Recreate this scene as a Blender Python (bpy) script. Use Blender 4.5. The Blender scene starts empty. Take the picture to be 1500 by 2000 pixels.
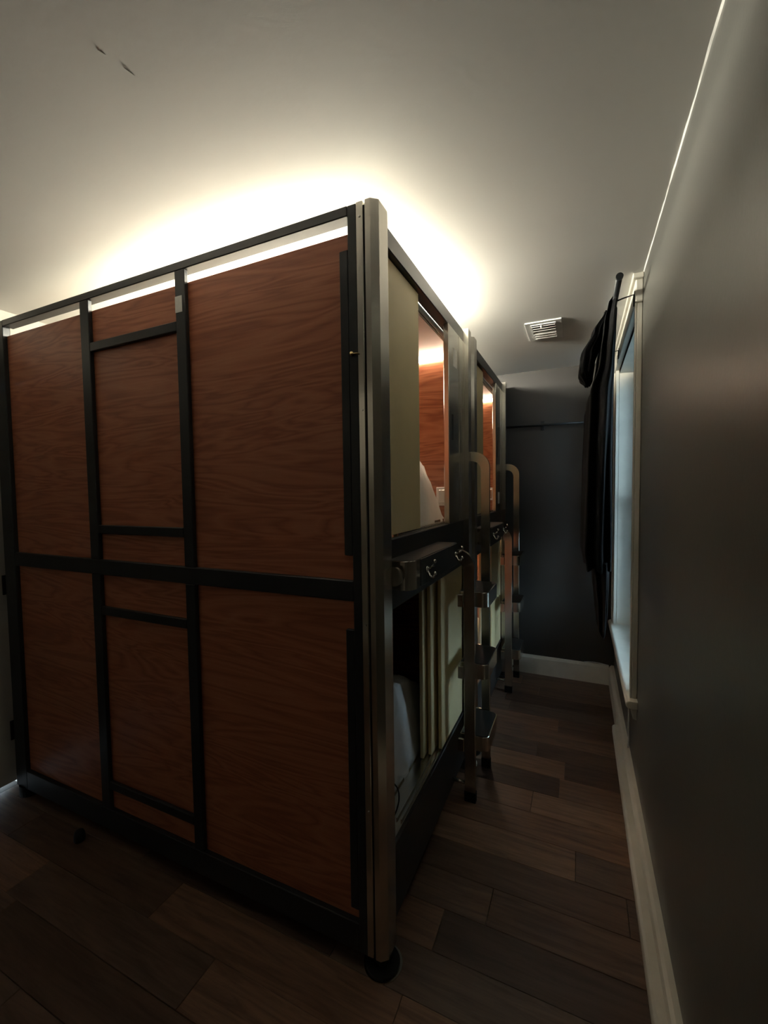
import bpy, bmesh, math, random
from mathutils import Vector, Matrix, noise
random.seed(7)

# ------------------------------------------------------------------ camera
CAM = Vector((0.5585242, -1.1291364, 1.5))
R = Matrix(((0.9096715, -0.0074687, 0.4152613),
            (0.4151083, 0.0489002, -0.9084569),
            (-0.0135213, 0.9987757, 0.0475834)))
cd = bpy.data.cameras.new('camera')
cam = bpy.data.objects.new('camera', cd)
bpy.context.scene.collection.objects.link(cam)
cam.matrix_world = Matrix.Translation(CAM) @ R.to_4x4()
cd.sensor_fit = 'VERTICAL'; cd.sensor_height = 24.0
cd.lens = 836.0 / 2000.0 * 24.0
cd.clip_start = 0.02
S = bpy.context.scene
S.camera = cam

# ------------------------------------------------------------------ world / exposure
W = bpy.data.worlds.new('world'); S.world = W; W.use_nodes = True
bg = W.node_tree.nodes['Background']
bg.inputs['Color'].default_value = (0.68, 0.87, 1.0, 1)
bg.inputs['Strength'].default_value = 10.0
vs = S.view_settings
vs.view_transform = 'Standard'; vs.look = 'None'; vs.gamma = 1.0; vs.use_curve_mapping = False
vs.exposure = 0.0
LAMP_POWER = 262.0      # emission of the ceiling batten
LED_POWER = 48.0        # emission of the pods' own light bars

# ------------------------------------------------------------------ key dimensions (metres)
XW = 0.806      # right wall
XL = -2.10      # left wall
YB = 2.505      # back wall
YN = -2.60      # wall behind the camera
ZC = 2.44       # ceiling
C = S.collection
ORG = {}

# ------------------------------------------------------------------ materials
def nt(name):
    m = bpy.data.materials.new(name); m.use_nodes = True
    t = m.node_tree; b = t.nodes['Principled BSDF']
    return m, t, b
def L(t, a, ao, b, bi): t.links.new(a.outputs[ao], b.inputs[bi])
def coords(t, scale=(1, 1, 1), kind='Object'):
    tc = t.nodes.new('ShaderNodeTexCoord'); mp = t.nodes.new('ShaderNodeMapping')
    mp.inputs['Scale'].default_value = scale
    L(t, tc, kind, mp, 'Vector'); return mp
def ramp(t, stops):
    r = t.nodes.new('ShaderNodeValToRGB'); e = r.color_ramp.elements
    while len(e) < len(stops): e.new(0.5)
    for el, (p, c) in zip(e, stops): el.position = p; el.color = (*c, 1)
    return r
def nz(t, mp, scale, detail=4, rough=0.5, dist=0.0):
    n = t.nodes.new('ShaderNodeTexNoise')
    n.inputs['Scale'].default_value = scale; n.inputs['Detail'].default_value = detail
    n.inputs['Roughness'].default_value = rough; n.inputs['Distortion'].default_value = dist
    L(t, mp, 'Vector', n, 'Vector'); return n
def bump(t, src, out, b, strength, dist=0.002):
    k = t.nodes.new('ShaderNodeBump'); k.inputs['Strength'].default_value = strength
    k.inputs['Distance'].default_value = dist
    L(t, src, out, k, 'Height'); L(t, k, 'Normal', b, 'Normal')
def plain(name, col, rough=0.5, metal=0.0, var=0.08, scale=12, bmp=0.0, bscale=120, spec=0.5):
    m, t, b = nt(name)
    mp = coords(t); n = nz(t, mp, scale)
    lo = tuple(c * (1 - var) for c in col); hi = tuple(min(1, c * (1 + var)) for c in col)
    r = ramp(t, [(0.3, lo), (0.7, hi)]); L(t, n, 'Fac', r, 'Fac'); L(t, r, 'Color', b, 'Base Color')
    b.inputs['Roughness'].default_value = rough; b.inputs['Metallic'].default_value = metal
    b.inputs['Specular IOR Level'].default_value = spec
    if bmp: bump(t, nz(t, mp, bscale, 3), 'Fac', b, bmp)
    return m
def wood(name, dark, mid, light, rough=0.42):
    """laminate with long wavy grain running along X, bowed into cathedrals"""
    m, t, b = nt(name)
    mp = coords(t, (0.55, 1.0, 4.2))
    oi = t.nodes.new('ShaderNodeObjectInfo')
    add = t.nodes.new('ShaderNodeVectorMath'); add.operation = 'MULTIPLY_ADD'
    comb = t.nodes.new('ShaderNodeCombineXYZ')
    for k in ('X', 'Y', 'Z'): L(t, oi, 'Random', comb, k)
    L(t, comb, 'Vector', add, 0); add.inputs[1].default_value = (9, 5, 7); L(t, mp, 'Vector', add, 2)
    big = nz(t, add, 1.7, 3, 0.55, 0.9)
    big.inputs['Vector'].default_value = (0, 0, 0)
    wv = t.nodes.new('ShaderNodeMath'); wv.operation = 'MULTIPLY'; L(t, big, 'Fac', wv, 0); wv.inputs[1].default_value = 10.0
    fr = t.nodes.new('ShaderNodeMath'); fr.operation = 'PINGPONG'; L(t, wv, 'Value', fr, 0); fr.inputs[1].default_value = 0.5
    mp2 = coords(t, (1.6, 1, 60)); fine = nz(t, mp2, 2.2, 5, 0.65, 0.4)
    mix = t.nodes.new('ShaderNodeMath'); mix.operation = 'MULTIPLY_ADD'
    L(t, fr, 'Value', mix, 0); mix.inputs[1].default_value = 0.85
    sc = t.nodes.new('ShaderNodeMath'); sc.operation = 'MULTIPLY'; L(t, fine, 'Fac', sc, 0); sc.inputs[1].default_value = 0.55
    L(t, sc, 'Value', mix, 2)
    r = ramp(t, [(0.18, dark), (0.5, mid), (0.85, light)])
    L(t, mix, 'Value', r, 'Fac'); L(t, r, 'Color', b, 'Base Color')
    b.inputs['Roughness'].default_value = rough
    bump(t, fine, 'Fac', b, 0.06, 0.001)
    return m
def steel(name, col, rough, axis='Z'):
    m, t, b = nt(name)
    s = (300, 300, 1.2)
    mp = coords(t, s); n = nz(t, mp, 5, 3)
    r = ramp(t, [(0.25, tuple(c * 0.95 for c in col)), (0.75, tuple(min(1, c * 1.04) for c in col))])
    L(t, n, 'Fac', r, 'Fac'); L(t, r, 'Color', b, 'Base Color')
    mr = t.nodes.new('ShaderNodeMapRange'); L(t, n, 'Fac', mr, 'Value')
    mr.inputs['To Min'].default_value = rough * 0.92; mr.inputs['To Max'].default_value = rough * 1.1
    L(t, mr, 'Result', b, 'Roughness')
    b.inputs['Metallic'].default_value = 1.0
    tg = t.nodes.new('ShaderNodeTangent'); tg.direction_type = 'RADIAL'; tg.axis = 'Z'
    L(t, tg, 'Tangent', b, 'Tangent'); b.inputs['Anisotropic'].default_value = 0.72
    return m
def emit(name, col, strength):
    m, t, b = nt(name)
    b.inputs['Base Color'].default_value = (0.9, 0.9, 0.9, 1)
    b.inputs['Emission Color'].default_value = (*col, 1); b.inputs['Emission Strength'].default_value = strength
    return m
def glass(name):
    m, t, b = nt(name)
    out = t.nodes['Material Output']
    tr = t.nodes.new('ShaderNodeBsdfTransparent'); tr.inputs['Color'].default_value = (0.9, 0.95, 0.97, 1)
    gl = t.nodes.new('ShaderNodeBsdfGlossy'); gl.inputs['Roughness'].default_value = 0.03
    fz = t.nodes.new('ShaderNodeFresnel'); fz.inputs['IOR'].default_value = 1.45
    mx = t.nodes.new('ShaderNodeMixShader')
    L(t, fz, 'Fac', mx, 'Fac'); t.links.new(tr.outputs[0], mx.inputs[1]); t.links.new(gl.outputs[0], mx.inputs[2])
    L(t, mx, 'Shader', out, 'Surface'); return m
def floorwood(name):
    m, t, b = nt(name)
    oi = t.nodes.new('ShaderNodeObjectInfo')
    r = ramp(t, [(0.0, (0.075, 0.044, 0.031)), (0.3, (0.160, 0.092, 0.060)), (0.55, (0.140, 0.092, 0.068)),
                 (0.8, (0.25, 0.138, 0.084)), (1.0, (0.33, 0.205, 0.13))])
    L(t, oi, 'Random', r, 'Fac')
    mp = coords(t, (1.4, 16, 1)); 
    add = t.nodes.new('ShaderNodeVectorMath'); add.operation = 'ADD'
    sc = t.nodes.new('ShaderNodeMath'); sc.operation = 'MULTIPLY'; L(t, oi, 'Random', sc, 0); sc.inputs[1].default_value = 37
    L(t, mp, 'Vector', add, 0); L(t, sc, 'Value', add, 1)
    n = nz(t, add, 2.4, 6, 0.65, 0.7)
    g = ramp(t, [(0.28, (0.45, 0.42, 0.42)), (0.55, (0.95, 0.95, 0.95)), (0.8, (1.35, 1.3, 1.25))]); L(t, n, 'Fac', g, 'Fac')
    mx = t.nodes.new('ShaderNodeMix'); mx.data_type = 'RGBA'; mx.blend_type = 'MULTIPLY'
    mx.inputs['Factor'].default_value = 1.0
    t.links.new(r.outputs['Color'], mx.inputs[6]); t.links.new(g.outputs['Color'], mx.inputs[7])
    t.links.new(mx.outputs[2], b.inputs['Base Color'])
    b.inputs['Roughness'].default_value = 0.42
    bump(t, n, 'Fac', b, 0.12, 0.001)
    return m

M = {}
M['ceiling'] = plain('ceiling_paint', (0.78, 0.775, 0.745), 0.75, var=0.02, scale=2, bmp=0.10, bscale=60)
M['wall'] = plain('dark_wall_paint', (0.100, 0.099, 0.088), 0.36, var=0.06, scale=3, bmp=0.12, bscale=70, spec=0.5)
M['wall_back'] = plain('charcoal_wall_paint', (0.044, 0.040, 0.036), 0.5, var=0.06, scale=3, bmp=0.06, bscale=70)
M['palewall'] = plain('pale_wall_paint', (0.42, 0.39, 0.345), 0.6, var=0.03, scale=3, bmp=0.06, bscale=70)
M['white'] = plain('white_trim_paint', (0.80, 0.77, 0.68), 0.42, var=0.05, scale=9, bmp=0.08, bscale=50)
M['doorwhite'] = plain('white_door_paint', (0.55, 0.55, 0.52), 0.45, var=0.04)
M['vent'] = plain('vent_enamel', (0.88, 0.88, 0.85), 0.4, var=0.03)
M['floor'] = floorwood('floor_laminate')
M['subfloor'] = plain('subfloor_dark', (0.02, 0.015, 0.012), 0.9)
M['wood'] = wood('walnut_laminate', (0.310, 0.094, 0.046), (0.470, 0.165, 0.083), (0.560, 0.230, 0.125))
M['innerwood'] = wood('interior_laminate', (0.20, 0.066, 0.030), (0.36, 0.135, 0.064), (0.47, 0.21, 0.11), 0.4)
M['black'] = plain('black_powder_coat', (0.016, 0.019, 0.022), 0.42, var=0.1, bmp=0.05, bscale=300)
M['fascia'] = plain('black_fascia_lacquer', (0.030, 0.029, 0.028), 0.36, var=0.05)
M['rail'] = plain('charcoal_rail_coat', (0.032, 0.033, 0.036), 0.4, var=0.06)
M['steel'] = steel('brushed_steel', (0.62, 0.60, 0.54), 0.24)
M['steel2'] = steel('bright_steel', (0.72, 0.70, 0.63), 0.21)
M['steeldark'] = steel('dark_steel', (0.34, 0.34, 0.31), 0.3)
M['chrome'] = plain('polished_chrome', (0.78, 0.78, 0.76), 0.08, 1.0, var=0.02)
M['beige'] = plain('beige_door_panel', (0.74, 0.615, 0.35), 0.5, var=0.04, scale=4)
M['roof'] = plain('pale_roof_board', (0.62, 0.58, 0.52), 0.6, var=0.04)
M['podceil'] = plain('pod_ceiling_board', (0.60, 0.47, 0.37), 0.5, var=0.03)
M['linen'] = plain('white_linen', (0.72, 0.73, 0.72), 0.85, var=0.04, scale=20, bmp=0.15, bscale=200)
M['mattress'] = plain('mattress_ticking', (0.55, 0.56, 0.57), 0.9, var=0.05, scale=30, bmp=0.1, bscale=250)
M['cloth'] = plain('black_cloth', (0.005, 0.005, 0.0055), 1.0, spec=0.15, var=0.2, scale=40, bmp=0.2, bscale=400)
M['rubber'] = plain('black_rubber', (0.009, 0.009, 0.009), 0.6, spec=0.25)
M['sticker'] = plain('white_sticker', (0.86, 0.86, 0.82), 0.5, var=0.05, scale=60)
M['plastic'] = plain('white_plastic', (0.72, 0.72, 0.70), 0.35, var=0.02)
M['brass'] = plain('warm_brass', (0.55, 0.42, 0.22), 0.25, 1.0)
M['scuff'] = plain('grey_scuff', (0.40, 0.39, 0.36), 0.8)
M['ground'] = plain('outside_ground', (0.08, 0.08, 0.075), 0.9)
M['glass'] = glass('window_glass')
M['lamp'] = emit('batten_diffuser', (1.0, 0.955, 0.80), LAMP_POWER)
M['led'] = emit('warm_led_bar', (1.0, 0.80, 0.60), LED_POWER)

# ------------------------------------------------------------------ helpers
def link(name, me, mat, parent):
    o = bpy.data.objects.new(name, me); C.objects.link(o)
    if mat: me.materials.append(M[mat] if isinstance(mat, str) else mat)
    if parent: o.parent = parent
    ORG[o.name] = ORG[parent.name] if parent else Vector((0, 0, 0))
    return o
def finish(name, bm, mat, parent, smooth=False):
    off = ORG[parent.name] if parent else Vector((0, 0, 0))
    bmesh.ops.recalc_face_normals(bm, faces=bm.faces)
    if off.length: bmesh.ops.translate(bm, verts=bm.verts, vec=-off)
    me = bpy.data.meshes.new(name); bm.to_mesh(me); bm.free()
    if smooth:
        for p in me.polygons: p.use_smooth = True
    return link(name, me, mat, parent)
def empty(name, loc):
    o = bpy.data.objects.new(name, None); C.objects.link(o); o.location = loc
    o.empty_display_size = 0.1; ORG[o.name] = Vector(loc); return o
def tag(o, label, cat=None, group=None, kind=None):
    o['label'] = label
    if cat: o['category'] = cat
    if group: o['group'] = group
    if kind: o['kind'] = kind
    return o
def struct(o, label=None):
    o['kind'] = 'structure'
    if label: o['label'] = label
    return o
def addbox(bm, mn, mx, bev=0.0, seg=1):
    r = bmesh.ops.create_cube(bm, size=1.0); vs_ = r['verts']
    for v in vs_:
        v.co = Vector([mn[i] + (v.co[i] + 0.5) * (mx[i] - mn[i]) for i in range(3)])
    if bev:
        es = list({e for v in vs_ for e in v.link_edges})
        bmesh.ops.bevel(bm, geom=es, offset=bev, segments=seg, affect='EDGES', profile=0.5)
def box(name, mn, mx, mat, parent=None, bev=0.0, seg=1):
    bm = bmesh.new(); addbox(bm, mn, mx, bev, seg); return finish(name, bm, mat, parent)
def prism(name, poly, axis, a, b, mat, parent=None, bev=0.0, smooth=False):
    """extrude a 2-D polygon along axis from a to b. axis X: poly=(y,z); Y: (x,z); Z: (x,y)"""
    bm = bmesh.new()
    def P(p, h): return {'X': (h, p[0], p[1]), 'Y': (p[0], h, p[1]), 'Z': (p[0], p[1], h)}[axis]
    lo = [bm.verts.new(P(p, a)) for p in poly]; hi = [bm.verts.new(P(p, b)) for p in poly]
    f0 = bm.faces.new(lo); f1 = bm.faces.new(list(reversed(hi)))
    n = len(poly)
    for i in range(n): bm.faces.new((lo[i], lo[(i + 1) % n], hi[(i + 1) % n], hi[i]))
    if bev:
        es = list(set(f0.edges) | set(f1.edges))
        bmesh.ops.bevel(bm, geom=es, offset=bev, segments=1, affect='EDGES')
    return finish(name, bm, mat, parent, smooth)
def arc(cx, cy, r, a0, a1, n=8):
    return [(cx + r * math.cos(math.radians(a0 + (a1 - a0) * i / n)), cy + r * math.sin(math.radians(a0 + (a1 - a0) * i / n))) for i in range(n + 1)]
def addtube(bm, pts, rad, seg=10, cap=True):
    pts = [Vector(p) for p in pts]; rings = []
    up = Vector((0, 0, 1))
    for i, p in enumerate(pts):
        d = (pts[min(i + 1, len(pts) - 1)] - pts[max(i - 1, 0)]).normalized()
        u = up if abs(d.dot(up)) < 0.95 else Vector((1, 0, 0))
        a = d.cross(u).normalized(); b = d.cross(a).normalized()
        rr = rad[i] if isinstance(rad, (list, tuple)) else rad
        rings.append([bm.verts.new(p + (a * math.cos(2 * math.pi * k / seg) + b * math.sin(2 * math.pi * k / seg)) * rr) for k in range(seg)])
    for r0, r1 in zip(rings, rings[1:]):
        for k in range(seg): bm.faces.new((r0[k], r0[(k + 1) % seg], r1[(k + 1) % seg], r1[k]))
    if cap: bm.faces.new(rings[0]); bm.faces.new(list(reversed(rings[-1])))
def tube(name, pts, rad, mat, parent=None, seg=10):
    bm = bmesh.new(); addtube(bm, pts, rad, seg); return finish(name, bm, mat, parent, True)
def disc(name, c, r, h, axis, mat, parent=None, seg=20):
    d = {'X': Vector((1, 0, 0)), 'Y': Vector((0, 1, 0)), 'Z': Vector((0, 0, 1))}[axis]
    bm = bmesh.new(); c = Vector(c)
    addtube(bm, [c, c + d * h], r, seg); return finish(name, bm, mat, parent)
def bez(p0, p1, p2, p3, n=14):
    out = []
    for i in range(n + 1):
        t = i / n
        out.append(Vector(p0) * (1 - t) ** 3 + Vector(p1) * 3 * t * (1 - t) ** 2 + Vector(p2) * 3 * t * t * (1 - t) + Vector(p3) * t ** 3)
    return out

# ================================================================== THE ROOM
# floor: sub-floor slab with single laminate planks on it, long side along X
fl = struct(box('floor', (XL - 0.2, YN - 0.2, -0.12), (XW + 0.2, YB + 0.2, -0.009), 'subfloor'), 'dark brown laminate plank floor')
PW = 0.152; row = 0
y = YN
while y < YB - 0.001:
    y1 = min(y + PW, YB)
    x = XL - random.uniform(0.05, 0.85)
    while x < XW:
        xa, xb = max(x, XL), min(x + 0.914, XW)
        if xb - xa > 0.03:
            box('plank', (xa + 0.0006, y + 0.0006, -0.0085), (xb - 0.0006, y1 - 0.0006, 0.0), 'floor', fl, 0.0012)
        x += 0.914
    y += PW; row += 1

ce = struct(box('ceiling', (XL - 0.2, YN - 0.2, ZC), (XW + 0.2, YB + 0.2, ZC + 0.12), 'ceiling'), 'off-white painted ceiling')
for p, q in (((-0.374, -0.512), (-0.369, -0.498)), ((-0.361, -0.463), (-0.356, -0.441))):
    d = (Vector((*q, 0)) - Vector((*p, 0))); nrm = Vector((-d.y, d.x, 0)).normalized() * 0.0007
    mid = (Vector((*p, ZC)) + Vector((*q, ZC))) / 2
    bm = bmesh.new()
    a = [Vector((*p, ZC - 0.0008)), mid + nrm + Vector((0, 0, -0.0008)), Vector((*q, ZC - 0.0008)), mid - nrm + Vector((0, 0, -0.0008))]
    lo = [bm.verts.new(v) for v in a]; hi = [bm.verts.new(v + Vector((0, 0, 0.0012))) for v in a]
    bm.faces.new(lo); bm.faces.new(hi)
    for i in range(4): bm.faces.new((lo[i], lo[(i + 1) % 4], hi[(i + 1) % 4], hi[i]))
    finish('scuff_mark', bm, 'scuff', ce)

# right wall with the window opening
WY0, WY1, WZ0, WZ1, XO = 1.19, 2.30, 0.53, 2.30, 1.02
bm = bmesh.new()
addbox(bm, (XW, YN - 0.2, -0.12), (XO, WY0, ZC))
addbox(bm, (XW, WY1, -0.12), (XO, YB + 0.2, ZC))
addbox(bm, (XW, WY0, -0.12), (XO, WY1, WZ0 - 0.036))
addbox(bm, (XW, WY0, WZ1), (XO, WY1, ZC))
struct(finish('wall_right', bm, 'wall', None), 'dark grey satin painted wall with a window')
struct(box('wall_back', (XL - 0.2, YB, -0.12), (XO, YB + 0.2, ZC), 'wall_back'), 'charcoal painted wall at the end of the aisle')
struct(box('wall_front', (XL - 0.2, YN - 0.2, -0.12), (XO, YN, ZC), 'palewall'), 'pale wall behind the viewer')
# left wall with a doorway
DY0, DY1, DZ = -0.78, 0.055, 2.03
bm = bmesh.new()
addbox(bm, (XL - 0.14, YN, -0.12), (XL, DY0, ZC))
addbox(bm, (XL - 0.14, DY1, -0.12), (XL, YB, ZC))
addbox(bm, (XL - 0.14, DY0, DZ), (XL, DY1, ZC))
struct(finish('wall_left', bm, 'palewall', None), 'pale painted wall left of the bunks')
dr = struct(empty('door_1', (XL, DY0, 0)), 'white panel door with dark hinges')
box('door_leaf', (XL - 0.05, DY0 + 0.004, 0.018), (XL - 0.012, DY1 - 0.004, DZ - 0.004), 'doorwhite', dr, 0.003)
for y0, y1 in ((DY0 - 0.07, DY0 + 0.0), (DY1 + 0.0, DY1 + 0.07)):
    box('door_casing', (XL, y0, 0.0), (XL + 0.016, y1, DZ + 0.07), 'doorwhite', dr, 0.004)
box('door_head_casing', (XL, DY0, DZ), (XL + 0.016, DY1, DZ + 0.07), 'doorwhite', dr, 0.004)
for z in (0.24, 1.00, 1.76):
    h = box('hinge', (XL - 0.012, DY1 - 0.03, z), (XL - 0.006, DY1 + 0.0, z + 0.1), 'black', dr)
    disc('hinge_pin', (XL - 0.001, DY1 - 0.001, z), 0.006, 0.1, 'Z', 'black', h, 10)
h = disc('door_knob', (XL - 0.012, DY0 + 0.07, 1.0), 0.012, 0.04, 'X', 'steel', dr)
disc('knob_cap', (XL + 0.028, DY0 + 0.07, 1.0), 0.027, 0.025, 'X', 'steel', h)
# outside ground: seen only as the light that comes under the door and in at the window
struct(box('ground_outside', (-8, -8, -0.30), (8, 9, -0.13), 'ground'), 'plain ground outside the building')

# baseboards
def right_base(y0, y1):
    poly = [(XW, 0), (0.753, 0), (0.753, 0.030), (0.756, 0.038), (0.764, 0.044), (0.788, 0.046), (0.790, 0.108), (0.778, 0.113),
            (0.774, 0.135), (0.780, 0.147), (0.790, 0.151), (XW, 0.151)]
    return prism('baseboard_right', poly, 'Y', y0, y1, 'white')
struct(right_base(YN, 1.80), 'cream painted baseboard with shoe moulding along the right wall')
poly = [(XW, 0), (0.772, 0), (0.772, 0.125), (0.778, 0.140), (0.788, 0.151), (XW, 0.151)]
struct(prism('baseboard_corner', poly, 'Y', 1.80, YB - 0.0, 'white'), 'cream baseboard under the window in the far corner')
poly = [(YB, 0), (YB - 0.02, 0), (YB - 0.02, 0.13), (YB - 0.014, 0.146), (YB, 0.15)]
struct(prism('baseboard_back', poly, 'X', XL, 0.772, 'white'), 'white baseboard at the foot of the charcoal wall')
poly = [(YN, 0), (YN + 0.018, 0), (YN + 0.018, 0.13), (YN + 0.01, 0.15), (YN, 0.15)]
struct(prism('baseboard_front', poly, 'X', XL, 0.753, 'white'), 'white baseboard behind the viewer')
# uneven caulk bead between ceiling and right wall
bm = bmesh.new(); N = 150; prev = None
for i in range(N + 1):
    yy = YN + (YB - YN) * i / N
    w = 0.006 + 0.005 * noise.noise((yy * 9, 1.3, 0)) + 0.003 * noise.noise((yy * 31, 4.1, 0))
    hgt = 0.006 + 0.006 * noise.noise((yy * 7, 8.3, 0)) + 0.003 * noise.noise((yy * 27, 2.1, 0))
    w = max(w * 0.55, 0.001); hgt = max(hgt * 0.6, 0.0008)
    cur = [bm.verts.new((XW, yy, ZC)), bm.verts.new((XW - w, yy, ZC)), bm.verts.new((XW - w * 0.5, yy, ZC - hgt * 0.5)), bm.verts.new((XW, yy, ZC - hgt))]
    if prev:
        for k in range(4): bm.faces.new((prev[k], prev[(k + 1) % 4], cur[(k + 1) % 4], cur[k]))
    prev = cur
struct(finish('trim_1', bm, 'ceiling', None), 'uneven pale caulk bead along the ceiling edge')

# window
wn = struct(empty('window_1', (XW, (WY0 + WY1) / 2, WZ0)), 'white framed window with a deep sill in the right wall')
CT = 0.030
for y0, y1 in ((WY0 - 0.09, WY0), (WY1, WY1 + 0.09)):
    c_ = box('side_casing', (XW - CT + 0.008, y0, WZ0), (XW, y1, WZ1 + 0.02), 'white', wn, 0.003)
    ob = y0 if y0 < WY0 - 0.01 else y1 - 0.02
    box('back_band', (XW - CT, ob, WZ0), (XW - CT + 0.0075, ob + 0.02, WZ1 + 0.02), 'white', c_, 0.002)
hc = box('head_casing', (XW - CT, WY0 - 0.105, WZ1 + 0.02), (XW, WY1 + 0.105, WZ1 + 0.115), 'white', wn, 0.004)
box('head_cap', (XW - CT - 0.012, WY0 - 0.12, WZ1 + 0.115), (XW, WY1 + 0.12, ZC - 0.002), 'white', hc, 0.003)
# sill with rounded nose, apron
nose = [(XW - 0.0, 0.495), (0.772, 0.495)] + [(0.775 + 0.0175 * math.cos(math.radians(a)), 0.5125 + 0.0175 * math.sin(math.radians(a))) for a in range(250, 109, -20)] + [(0.775, 0.53), (XW, 0.53)]
prism('window_sill', nose, 'Y', WY0 - 0.125, WY1 + 0.12, 'white', wn, 0.003)
box('sill_board', (XW, WY0, 0.495), (0.95, WY1, 0.53), 'white', wn)
apr = [(XW, 0.43), (0.790, 0.435), (0.782, 0.47), (0.780, 0.495), (XW, 0.495)]
prism('apron', apr, 'Y', WY0 - 0.09, WY1 + 0.09, 'white', wn)
JB = 0.985
box('jamb', (XW, WY1 - 0.001, WZ0), (JB, WY1 + 0.018, WZ1), 'white', wn)
box('jamb', (XW, WY0 - 0.018, WZ0), (JB, WY0 + 0.001, WZ1), 'white', wn)
box('jamb_head', (XW, WY0, WZ1 - 0.001), (JB, WY1, WZ1 + 0.018), 'white', wn)
def sash(xa, xb, z0, z1):
    s = box('sash_stile', (xa, WY0 + 0.005, z0), (xb, WY0 + 0.055, z1), 'white', wn, 0.002)
    box('sash_stile', (xa, WY1 - 0.055, z0), (xb, WY1 - 0.005, z1), 'white', wn, 0.002)
    box('sash_rail', (xa, WY0 + 0.055, z0), (xb, WY1 - 0.055, z0 + 0.055), 'white', wn, 0.002)
    box('sash_rail', (xa, WY0 + 0.055, z1 - 0.05), (xb, WY1 - 0.055, z1), 'white', wn, 0.002)
    box('pane', ((xa + xb) / 2 - 0.002, WY0 + 0.05, z0 + 0.05), ((xa + xb) / 2 + 0.002, WY1 - 0.05, z1 - 0.045), 'glass', wn)
sash(0.900, 0.935, 0.53, 1.44)
sash(0.938, 0.973, 1.40, 2.298)

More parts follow.
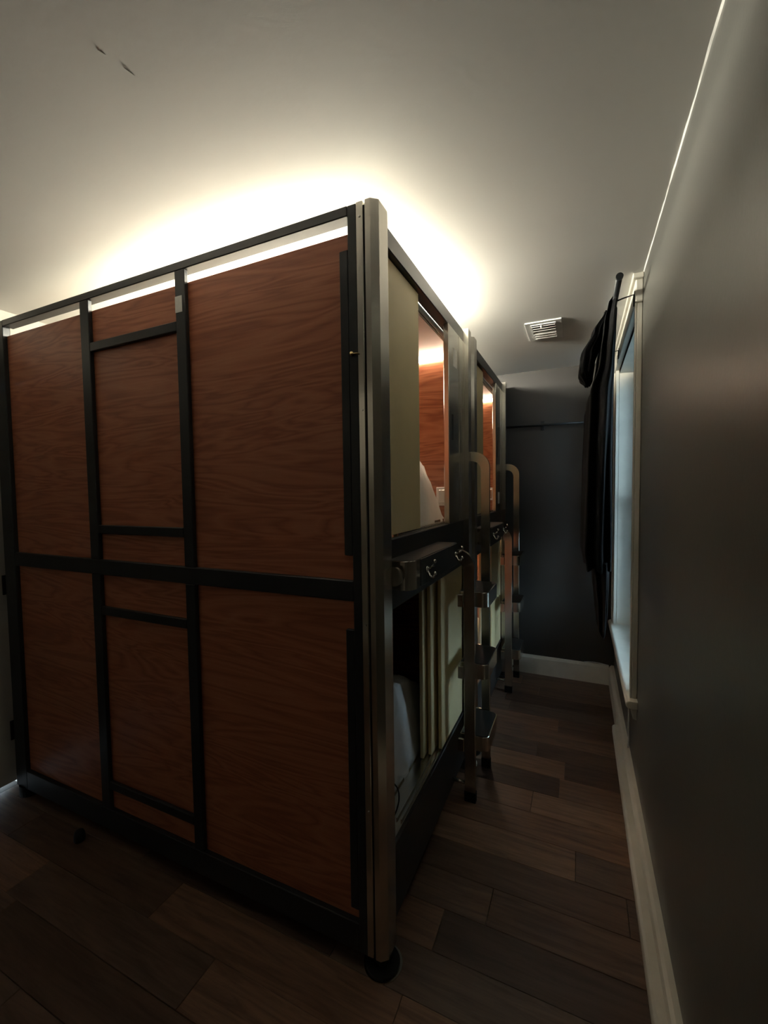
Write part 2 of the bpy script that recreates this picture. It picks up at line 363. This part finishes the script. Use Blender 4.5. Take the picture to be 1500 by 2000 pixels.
# ================================================================== BUNKS
PD = 1.22                      # pitch of the two bunks
def bunk(y0, name, label, near):
    b = empty(name, (-1.0, y0 + 0.57, 0))
    tag(b, label, 'bunk', 'double deck capsule bunks')
    Y = lambda v: y0 + v
    XE = -2.02                 # far (wall-side) end of the bunk
    WD = 1.175                 # width along the aisle
    # ---------- corner posts on the aisle side
    def post(ya, s, first):
        # s=+1: outer face at ya looking to -Y; s=-1 mirrored
        q = lambda v: ya + s * v
        poly = [(-0.006, q(0.0)), (0.011, q(0.0)), (0.031, q(0.017)), (0.031, q(0.078)), (0.0, q(0.078)), (-0.006, q(0.05))]
        p = prism('corner_post', poly, 'Z', 0.045, 2.335, 'steel', b, 0.002)
        box('edge_strip', (-0.034, min(q(-0.003), q(0.03)), 0.05), (-0.012, max(q(-0.003), q(0.03)), 2.332), 'steel2', p, 0.002)
        box('edge_groove', (-0.0125, min(q(0.008), q(0.03)), 0.05), (-0.0055, max(q(0.008), q(0.03)), 2.325), 'black', p)
        if first:
            for z in (2.29, 1.74, 1.10, 0.52):
                disc('screw', (-0.022, q(-0.0055), z), 0.0035, 0.003, 'Y', 'chrome', p, 8)
        return p
    pn = post(Y(0.0), 1, True)
    post(Y(WD), -1, False)
    bm = bmesh.new()
    # round levelling feet
    for yy in (Y(0.04), Y(WD - 0.04)):
        f = disc('foot_plate', (0.0, yy, 0.0), 0.062, 0.004, 'Z', 'steel2', b, 32)
        disc('foot_pad', (0.0, yy, 0.004), 0.054, 0.005, 'Z', 'rubber', f, 28)
        disc('foot_stem', (0.0, yy, 0.009), 0.022, 0.04, 'Z', 'rubber', f, 16)
        disc('foot_pad', (-1.97, yy, 0.0), 0.05, 0.05, 'Z', 'rubber', b, 20)
    bm.free()
    # ---------- frames of the two ends (near side faces the viewer)
    def side(ya, s, full):
        q = lambda a, c: (min(ya + s * a, ya + s * c), max(ya + s * a, ya + s * c))
        def bar(nm, x0, x1, z0, z1, d0=0.0, d1=0.032, mat='black'):
            lo, hi = q(d0, d1); return box(nm, (x0, lo, z0), (x1, hi, z1), mat, b, 0.0025)
        bar('upright', -0.064, -0.0345, 0.045, 2.332)
        bar('upright', XE, -1.925, 0.045, 2.332)
        bar('top_rail', -1.925, -0.064, 2.303, 2.333, 0.0, 0.045)
        bar('bottom_rail', -1.925, -0.064, 0.045, 0.140)
        bar('middle_rail', -1.925, -0.064, 1.167, 1.230)
        # wood panels behind the bars
        lo, hi = q(0.018, 0.034)
        if full:
            for xa, xb in ((-1.93, -1.306), (-1.306, -0.752), (-0.752, -0.05)):
                for za, zb in ((0.13, 1.175), (1.222, 2.262)):
                    box('wood_panel', (xa + 0.0005, lo, za), (xb - 0.0005, hi, zb), 'wood', b)
            for xa, xb in ((-1.335, -1.279), (-0.777, -0.728)):
                for za, zb in ((0.140, 1.167), (1.230, 2.303)):
                    bar('upright', xa, xb, za, zb, 0.0, 0.0175)
            for z in (2.092, 1.340, 0.995, 0.230):
                bar('cross_bar', -1.279, -0.777, z, z + 0.036, 0.001, 0.0165)
            for za, zb in ((1.307, 2.21), (0.18, 1.078)):
                bar('cover_plate', -0.094, -0.0645, za, zb, 0.003, 0.0175)
        else:
            for za, zb in ((0.13, 1.175), (1.222, 2.262)):
                box('wood_panel', (-1.93, lo, za), (-0.05, hi, zb), 'innerwood', b)
    side(Y(0.0), 1, near)
    side(Y(WD), -1, False)
    if near:
        s_ = box('label_sticker', (-0.776, Y(-0.001), 2.155), (-0.742, Y(0.0), 2.212), 'sticker', b); s_['label'] = 'white sticker on the black upright'
        t_ = tube('latch_pin', [(-0.052, Y(-0.001), 1.905), (-0.052, Y(-0.009), 1.905)], 0.006, 'brass', b, 10)
        tube('latch_stem', [(-0.052, Y(-0.007), 1.905), (-0.03, Y(-0.007), 1.903)], 0.0022, 'brass', t_, 8)
    # ---------- inner walls, decks, roof
    ya, yb = Y(0.036), Y(WD - 0.036)
    box('roof_board', (XE + 0.01, Y(0.036), 2.238), (-0.045, Y(WD - 0.036), 2.252), 'roof', b)
    box('ceiling_board', (XE + 0.03, ya, 2.226), (-0.05, yb, 2.2375), 'podceil', b)
    box('deck_board', (XE + 0.01, ya, 1.17), (-0.05, yb, 1.20), 'innerwood', b)
    box('ceiling_board', (XE + 0.03, ya, 1.158), (-0.05, yb, 1.1695), 'podceil', b)
    box('deck_board', (XE + 0.01, ya, 0.12), (-0.05, yb, 0.15), 'black', b)
    for za, zb in ((0.151, 1.157), (1.201, 2.225)):
        box('end_panel', (XE + 0.012, ya, za), (XE + 0.028, yb, zb), 'innerwood', b)
        box('lining_panel', (XE + 0.03, yb - 0.02, za), (-0.05, yb - 0.002, zb), 'innerwood', b)
    # ---------- aisle front
    box('header_rail', (-0.045, Y(0.079), 2.266), (0.004, Y(WD - 0.079), 2.33), 'rail', b, 0.003)
    box('rail_clip', (0.0035, Y(0.079), 2.225), (0.010, Y(0.102), 2.300), 'steel2', b, 0.001)
    tr = box('door_track', (-0.105, Y(0.079), 2.250), (-0.046, Y(WD - 0.079), 2.268), 'steeldark', b)
    for x_ in (-0.100, -0.076, -0.052):
        box('track_rib', (x_, Y(0.08), 2.238), (x_ + 0.004, Y(WD - 0.08), 2.250), 'steeldark', tr)
    box('middle_fascia', (-0.045, Y(0.079), 1.108), (0.0, Y(WD - 0.079), 1.344), 'fascia', b, 0.003)
    box('base_fascia', (-0.045, Y(0.079), 0.045), (0.0, Y(WD - 0.079), 0.305), 'fascia', b, 0.003)
    for zt in (0.3055, 1.3445):
        sl = box('sill_track', (-0.105, Y(0.079), zt - 0.012), (-0.012, Y(WD - 0.079), zt), 'steel', b)
        for x_ in (-0.100, -0.040, -0.022):
            box('track_rib', (x_, Y(0.25), zt), (x_ + 0.004, Y(WD - 0.08), zt + 0.008), 'steel2', sl)
    # ---------- steel jamb panel beside the upper doorway
    sp = box('steel_jamb', (-0.016, Y(0.805), 1.3455), (0.010, Y(WD - 0.079), 2.265), 'steel2', b, 0.003)
    box('jamb_seam', (0.0095, Y(0.985), 1.3455), (0.0125, Y(0.992), 2.26), 'steel', sp)
    box('finger_slot', (0.0095, Y(0.855), 1.74), (0.0112, Y(0.875), 1.86), 'rubber', sp)
    zst = 2.09 if near else 1.40
    box('notice_sticker', (0.0095, Y(0.88), zst), (0.0112, Y(0.945), zst + 0.085), 'sticker', sp)
    # ---------- sliding doors
    def door(x, ya_, yb_, za, zb):
        return box('sliding_door', (x, Y(ya_), za), (x + 0.016, Y(yb_), zb), 'beige', b, 0.002)
    door(-0.030, 0.079, 0.470, 1.353, 2.262)
    door(-0.054, 0.082, 0.440, 1.353, 2.248)
    door(-0.078, 0.615, 1.090, 0.313, 1.106)
    door(-0.054, 0.655, 1.090, 0.313, 1.106)
    door(-0.024, 0.715, 1.095, 0.313, 1.106)
    # ---------- coat-hook box
    hx, r_ = 0.086, 0.040
    pl = [(0.002, Y(0.135)), (0.012, Y(0.112))] + [(x_, yy) for x_, yy in [(hx - r_ + r_ * math.sin(math.radians(a)), Y(0.112 + r_ - r_ * math.cos(math.radians(a)))) for a in range(0, 91, 10)]] \
        + [(hx, Y(0.64)), (0.002, Y(0.64))]
    hb = prism('hook_box', pl, 'Z', 1.186, 1.279, 'steel2', b, 0.0015, False)
    box('front_cover', (hx - 0.001, Y(0.185), 1.188), (hx + 0.003, Y(0.638), 1.277), 'fascia', hb, 0.001)
    prism('top_cover', [(p[0] * 0.985, p[1] + 0.002) for p in pl], 'Z', 1.278, 1.2805, 'fascia', hb)
    disc('mount_flange', (0.035, Y(0.079), 1.235), 0.030, 0.012, 'Y', 'steel2', hb, 24)
    for yy in (Y(0.235), Y(0.600)):
        bm = bmesh.new()
        addtube(bm, [(hx + 0.003, yy, 1.236), (hx + 0.009, yy, 1.236)], 0.011, 16)
        addtube(bm, [(hx + 0.006, yy, 1.236), (hx + 0.030, yy, 1.250), (hx + 0.033, yy, 1.262)], 0.0042, 10)
        addtube(bm, [(hx + 0.006, yy, 1.234), (hx + 0.016, yy, 1.214), (hx + 0.028, yy, 1.210), (hx + 0.034, yy, 1.222)], 0.0042, 10)
        bmesh.ops.create_uvsphere(bm, u_segments=10, v_segments=8, radius=0.0068, matrix=Matrix.Translation((hx + 0.033, yy, 1.265)))
        bmesh.ops.create_uvsphere(bm, u_segments=10, v_segments=8, radius=0.0062, matrix=Matrix.Translation((hx + 0.034, yy, 1.224)))
        finish('coat_hook', bm, 'chrome', hb, True)
    # ---------- ladder: two bent flat-bar stiles and three tray steps
    def stile(ya_, yb_, xi, xo, x0, zt, w, mat):
        ro, ri = 0.085, 0.045
        o_ = [(x0, zt)] + arc(xo - ro, zt - ro, ro, 90, 0, 10) + [(xo, 0.05)]
        i_ = [(xi, 0.05)] + arc(xi - ri, zt - w - ri, ri, 0, 90, 8) + [(x0, zt - w)]
        p = prism('ladder_stile', o_ + i_, 'Y', Y(ya_), Y(yb_), mat, b, 0.002)
        box('stile_foot', (xi - 0.002, Y(ya_) - 0.002, 0.0), (xo + 0.002, Y(yb_) + 0.002, 0.052), 'rubber', p, 0.003)
        tube('stile_bracket', [(0.001, Y((ya_ + yb_) / 2), 0.085), (xi + 0.002, Y((ya_ + yb_) / 2), 0.085)], 0.008, 'steel2', p, 12)
        return p
    stile(0.845, 0.872, 0.064, 0.115, 0.0, 1.222, 0.050, 'steel')
    stile(1.135, 1.160, 0.086, 0.130, 0.031, 1.703, 0.048, 'steel2')
    for z in (1.018, 0.672, 0.318):
        r_ = 0.028; xa, xb, yc, yd = 0.036, 0.172, Y(0.8735), Y(1.1335)
        pl = [(xa, yc)] + [(xb - r_ + r_ * math.sin(math.radians(a)), yc + r_ - r_ * math.cos(math.radians(a))) for a in range(0, 91, 15)] \
            + [(xb - r_ + r_ * math.cos(math.radians(a)), yd - r_ + r_ * math.sin(math.radians(a))) for a in range(0, 91, 15)] + [(xa, yd)]
        st = prism('ladder_step', pl, 'Z', z - 0.072, z, 'steel2', b, 0.002)
        cx_, cy_ = (xa + xb) / 2, (yc + yd) / 2
        pl2 = [(cx_ + (p[0] - cx_) * 0.93, cy_ + (p[1] - cy_) * 0.965) for p in pl]
        prism('step_tread', pl2, 'Z', z - 0.001, z + 0.0025, 'rubber', st)
        for yy in (Y(0.835), Y(1.160)):
            box('step_clamp', (0.036, yy, z - 0.068), (0.063 if yy < Y(1) else 0.085, yy + 0.012, z - 0.008), 'steel', st, 0.002)
    # light bars of the compartments
    for (z, on_) in ((2.200, True), (1.132, not near)):
        lb = box('light_bar', (-1.7, yb - 0.036, z), (-0.07, yb - 0.0205, z + 0.022), 'led' if on_ else 'plastic', b)
    # grey socket plate inside the upper compartment
    so = box('socket_plate', (-0.150, yb - 0.034, 1.42), (-0.060, yb - 0.0205, 1.52), 'plastic', b, 0.003)
    box('socket_face', (-0.135, yb - 0.037, 1.435), (-0.075, yb - 0.0335, 1.505), 'steel', so, 0.001)
    if near:
        # white switch and thin black lead inside the lower doorway by the post
        sw = box('switch_plate', (-0.012, Y(0.079), 0.475), (0.012, Y(0.083), 0.535), 'plastic', b, 0.001)
        tube('lead', bez((0.0, Y(0.083), 0.565), (0.03, Y(0.15), 0.54), (0.03, Y(0.15), 0.44), (0.0, Y(0.083), 0.42)), 0.0025, 'rubber', b, 8)
        box('door_catch', (-0.012, Y(0.079), 0.60), (0.006, Y(0.088), 0.68), 'rubber', b, 0.002)
    return b
bunk(0.0, 'capsule_bunk', 'near double deck capsule bunk with walnut side panels and steel corner post', True)
bunk(PD, 'capsule_bunk', 'far double deck capsule bunk beside the charcoal end wall', False)

# ------------------------------------------------------------------ bedding
def mattress(y0, z, label):
    o = box('mattress', (-1.96, y0 + 0.06, z), (-0.115, y0 + 1.10, z + 0.13), 'mattress', None, 0.03, 3)
    tag(o, label, 'mattress', 'bunk mattresses')
    return o
for i, (y0, who) in enumerate(((0.0, 'near'), (PD, 'far'))):
    mattress(y0, 0.1505, 'white mattress on the lower deck of the %s bunk' % who)
    mattress(y0, 1.2005, 'white mattress on the upper deck of the %s bunk' % who)
def duvet(x0, x1, y0, y1, zb, fn, label, seed, nx=46, ny=46):
    """crumpled quilt: a height field with folds, closed underneath"""
    bm = bmesh.new(); top = []; bot = []
    for i in range(nx + 1):
        tr_, br_ = [], []
        for j in range(ny + 1):
            u, v = i / nx, j / ny
            edge = min(u, (1 - u) * 3.0, v, 1 - v)
            k = 1 - (1 - min(1, edge / 0.16)) ** 2.2
            x, y = x0 + (x1 - x0) * u, y0 + (y1 - y0) * v
            w = Vector((x * 5, y * 5, seed)); w += Vector((noise.noise(w * 1.3 + Vector((3, 1, 2))), noise.noise(w * 1.1), 0)) * 0.9
            fold = 0.042 * (1 - abs(noise.noise(w * 1.5)) * 2.2) + 0.022 * noise.noise(w * 3.6) + 0.010 * (1 - abs(noise.noise(w * 6)) * 2)
            fold += 0.016 * (1 - 2.4 * abs(noise.noise(Vector((x * 7 + y * 3, y * 2.2 - x * 4, seed + 5)) * 1.6)))
            h = max(0.012, (fn(u, v) + fold) * (0.12 + 0.88 * max(0, k)))
            jx = 0.014 * noise.noise(w * 2.1 + Vector((9, 0, 0))); jy = 0.014 * noise.noise(w * 2.3 + Vector((0, 9, 0)))
            tr_.append(bm.verts.new((x + jx, y + jy, zb + h))); br_.append(bm.verts.new((x + jx, y + jy, zb + 0.002)))
        top.append(tr_); bot.append(br_)
    for i in range(nx):
        for j in range(ny):
            bm.faces.new((top[i][j], top[i + 1][j], top[i + 1][j + 1], top[i][j + 1]))
            bm.faces.new((bot[i][j], bot[i][j + 1], bot[i + 1][j + 1], bot[i + 1][j]))
    for i in range(nx):
        bm.faces.new((top[i][0], bot[i][0], bot[i + 1][0], top[i + 1][0])); bm.faces.new((top[i][ny], top[i + 1][ny], bot[i + 1][ny], bot[i][ny]))
    for j in range(ny):
        bm.faces.new((top[0][j], top[0][j + 1], bot[0][j + 1], bot[0][j])); bm.faces.new((top[nx][j], bot[nx][j], bot[nx][j + 1], top[nx][j + 1]))
    o = finish('duvet', bm, 'linen', None, True)
    return tag(o, label, 'duvet', 'white duvets on the bunks')
g = lambda u, v, cu, cv, su, sv: math.exp(-abs((u - cu) / su) ** 3.2 - abs((v - cv) / sv) ** 3.2)
duvet(-0.85, -0.095, 0.12, 1.08, 1.331, lambda u, v: 0.06 + 0.20 * g(u, v, 0.92, 0.64, 0.5, 0.32), 'white duvet heaped in the lit upper deck of the near bunk', 1.7)
duvet(-1.10, -0.10, 0.10, 1.00, 0.281, lambda u, v: 0.10 + 0.24 * g(u, v, 0.95, 0.42, 0.50, 0.42), 'white duvet slumped in the dark lower deck of the near bunk', 4.2)
duvet(-0.90, -0.10, PD + 0.12, PD + 0.95, 0.281, lambda u, v: 0.08 + 0.27 * g(u, v, 0.75, 0.6, 0.40, 0.35), 'white duvet glimpsed in the lit lower deck of the far bunk', 8.8)
duvet(-1.50, -0.45, PD + 0.12, PD + 0.95, 1.331, lambda u, v: 0.07 + 0.06 * g(u, v, 0.5, 0.5, 0.4, 0.4), 'white duvet spread on the upper deck of the far bunk', 6.1)

# ------------------------------------------------------------------ ceiling lamp above the near bunk
lp = empty('ceiling_lamp', (-0.60, 0.78, ZC))
tag(lp, 'oblong flush lamp on the ceiling glowing above the near bunk', 'lamp')
box('lamp_base', (-1.02, 0.60, ZC - 0.018), (-0.26, 0.98, ZC - 0.0005), 'plastic', lp, 0.003)
bm = bmesh.new(); addbox(bm, (-1.01, 0.61, ZC - 0.086), (-0.27, 0.97, ZC - 0.0185), 0.022, 3)
finish('diffuser', bm, 'lamp', lp)

# ------------------------------------------------------------------ ceiling vent
vt = empty('ceiling_vent', (0.363, 1.61, ZC)); tag(vt, 'white square louvred air vent in the ceiling', 'vent')
vx0, vx1, vy0, vy1 = 0.268, 0.460, 1.455, 1.765
zt = ZC - 0.0005
def ring(name, x0, x1, y0_, y1_, w, za, zb, mat, parent):
    bm = bmesh.new()
    addbox(bm, (x0, y0_, za), (x1, y0_ + w, zb)); addbox(bm, (x0, y1_ - w, za), (x1, y1_, zb))
    addbox(bm, (x0, y0_ + w, za), (x0 + w, y1_ - w, zb)); addbox(bm, (x1 - w, y0_ + w, za), (x1, y1_ - w, zb))
    return finish(name, bm, mat, parent)
ring('vent_flange', vx0, vx1, vy0, vy1, 0.030, zt - 0.006, zt, 'vent', vt)
ring('vent_collar', vx0 + 0.030, vx1 - 0.030, vy0 + 0.030, vy1 - 0.030, 0.004, zt - 0.010, zt, 'vent', vt)
box('vent_duct', (vx0 + 0.034, vy0 + 0.034, zt - 0.002), (vx1 - 0.034, vy1 - 0.034, zt), 'scuff', vt)
for k in range(6):
    yc = vy0 + 0.060 + k * 0.038; s_ = -1 if k < 3 else 1
    poly = [(yc - 0.010 * s_, zt - 0.004), (yc + 0.010 * s_, zt - 0.013), (yc + 0.012 * s_, zt - 0.011), (yc - 0.008 * s_, zt - 0.002)]
    prism('louvre', poly, 'X', vx0 + 0.034, vx1 - 0.034, 'vent', vt)
disc('damper_knob', (vx0 + 0.085, vy0 + 0.045, zt - 0.024), 0.004, 0.02, 'Z', 'plastic', vt, 10)

# ------------------------------------------------------------------ curtain rod and black cloth
RX, RZ = 0.700, 2.36
rd = empty('curtain_rod', (RX, 1.4, RZ)); tag(rd, 'black metal curtain rod above the window', 'curtain rod')
tube('rod', [(RX, 0.90, RZ), (RX, 2.05, RZ)], 0.0115, 'black', rd, 18)
for yy in (0.890, 2.05): disc('end_cap', (RX, yy, RZ), 0.0140, 0.012, 'Y', 'black', rd, 20)
for yy in (1.115, 1.96):
    br = tube('bracket', [(RX, yy, RZ - 0.0145), (RX + 0.03, yy, RZ - 0.006), (XW - CT - 0.004, yy, RZ + 0.002), (XW - CT - 0.003, yy, RZ - 0.05)], 0.0035, 'black', rd, 8)
    box('bracket_plate', (XW - CT - 0.003, yy - 0.009, RZ - 0.045), (XW - CT - 0.0005, yy + 0.009, RZ + 0.015), 'black', br)
cl = empty('hanging_cloth', (0.66, 1.42, 0.86)); tag(cl, 'long black cloth hanging bunched from the curtain rod', 'cloth')
def lerp(keys, z):
    for (z0, a), (z1, b_) in zip(keys, keys[1:]):
        if z0 >= z >= z1:
            t = (z0 - z) / (z0 - z1); t = t * t * (3 - 2 * t)
            return [p + (q - p) * t for p, q in zip(a, b_)]
    return keys[-1][1]
def drape(name, keys, seed, parent, nseg=72, nz_=46, pleat=0.16):
    z0, z1 = keys[0][0], keys[-1][0]; bm = bmesh.new(); rings = []
    for i in range(nz_ + 1):
        z = z0 + (z1 - z0) * i / nz_
        cx, cy, ax, ay = lerp(keys, z); r_ = []
        for k in range(nseg):
            a = 2 * math.pi * k / nseg
            p = Vector((math.cos(a) * 1.2, math.sin(a) * 1.2, z * 0.55 + seed))
            f = 1 + pleat * (0.6 * math.sin(a * 9 + seed + 1.5 * noise.noise(p)) + 1.1 * noise.noise(p * 1.7))
            ex = 0.75
            c_, s_ = math.cos(a), math.sin(a)
            r_.append(bm.verts.new((cx + ax * f * math.copysign(abs(c_) ** ex, c_), cy + ay * f * math.copysign(abs(s_) ** ex, s_), z + 0.012 * noise.noise(p * 2.3) * min(1, i / 6))))
        rings.append(r_)
    for r0, r1 in zip(rings, rings[1:]):
        for k in range(nseg): bm.faces.new((r0[k], r0[(k + 1) % nseg], r1[(k + 1) % nseg], r1[k]))
    bm.faces.new(rings[0]); bm.faces.new(list(reversed(rings[-1])))
    return finish(name, bm, 'cloth', parent, True)
drape('cloth_body', [(2.382, (0.699, 1.50, 0.008, 0.38)), (2.36, (0.694, 1.55, 0.026, 0.44)), (2.27, (0.684, 1.60, 0.036, 0.48)), (2.10, (0.674, 1.64, 0.044, 0.52)),
                     (1.95, (0.652, 1.68, 0.066, 0.56)), (1.60, (0.646, 1.70, 0.070, 0.57)), (1.20, (0.642, 1.70, 0.074, 0.57)), (1.10, (0.648, 1.70, 0.066, 0.55))], 2.3, cl, nseg=110)  # far half, out of view, spread across the window to keep daylight off bunks
drape('cloth_fold', [(2.36, (0.672, 1.34, 0.012, 0.10)), (2.28, (0.632, 1.40, 0.026, 0.13)), (2.19, (0.592, 1.46, 0.036, 0.14)), (2.11, (0.584, 1.48, 0.036, 0.13)), (2.06, (0.592, 1.48, 0.014, 0.05))], 5.1, cl, pleat=0.08)
drape('cloth_tail', [(1.14, (0.660, 1.72, 0.050, 0.52)), (1.00, (0.666, 1.72, 0.040, 0.50)), (0.88, (0.672, 1.76, 0.032, 0.46)), (0.74, (0.676, 1.80, 0.026, 0.42)), (0.70, (0.678, 1.82, 0.014, 0.38))], 7.7, cl, nseg=110)  # low far part, out of view, lengthened to block daylight on the lower doors

# ------------------------------------------------------------------ rail on the back wall
hr = empty('wall_rail', (0.28, YB, 2.0)); tag(hr, 'thin black rail fixed across the charcoal end wall', 'rail')
tube('rail_tube', [(-0.02, YB - 0.05, 2.005), (0.70, YB - 0.05, 2.000)], 0.009, 'black', hr, 12)
for x_ in (0.289, 0.66):
    br = tube('rail_bracket', [(x_, YB - 0.001, 2.003), (x_, YB - 0.05, 2.003)], 0.006, 'black', hr, 10)
    box('bracket_plate', (x_ - 0.012, YB - 0.006, 1.965), (x_ + 0.012, YB - 0.0005, 2.04), 'black', br, 0.002)

# ------------------------------------------------------------------ small things
cb = tube('white_cable', bez((0.60, YB - 0.010, 0.153), (0.66, YB - 0.012, 0.165), (0.70, YB - 0.014, 0.163), (0.765, YB - 0.018, 0.1545)), 0.003, 'plastic', None, 8)
tag(cb, 'thin white cable lying on the baseboard in the far corner', 'cable')
cb = tube('wall_cable', [(0.7995, 1.36, 0.43), (0.799, 1.362, 0.38), (0.8, 1.366, 0.32), (0.799, 1.364, 0.25), (0.80, 1.36, 0.20), (0.797, 1.355, 0.156)], 0.004, 'plastic', None, 8)
tag(cb, 'short white cable hanging on the wall below the window sill', 'cable')
bm = bmesh.new()
addtube(bm, [(-1.412, -0.055, 0.0), (-1.412, -0.055, 0.006), (-1.412, -0.055, 0.030), (-1.412, -0.055, 0.044), (-1.412, -0.055, 0.048)], [0.020, 0.022, 0.021, 0.016, 0.008], 20)
ds = finish('door_stop', bm, 'rubber', None, True)
tag(ds, 'small black rubber stop standing on the floor before the bunk', 'door stop')
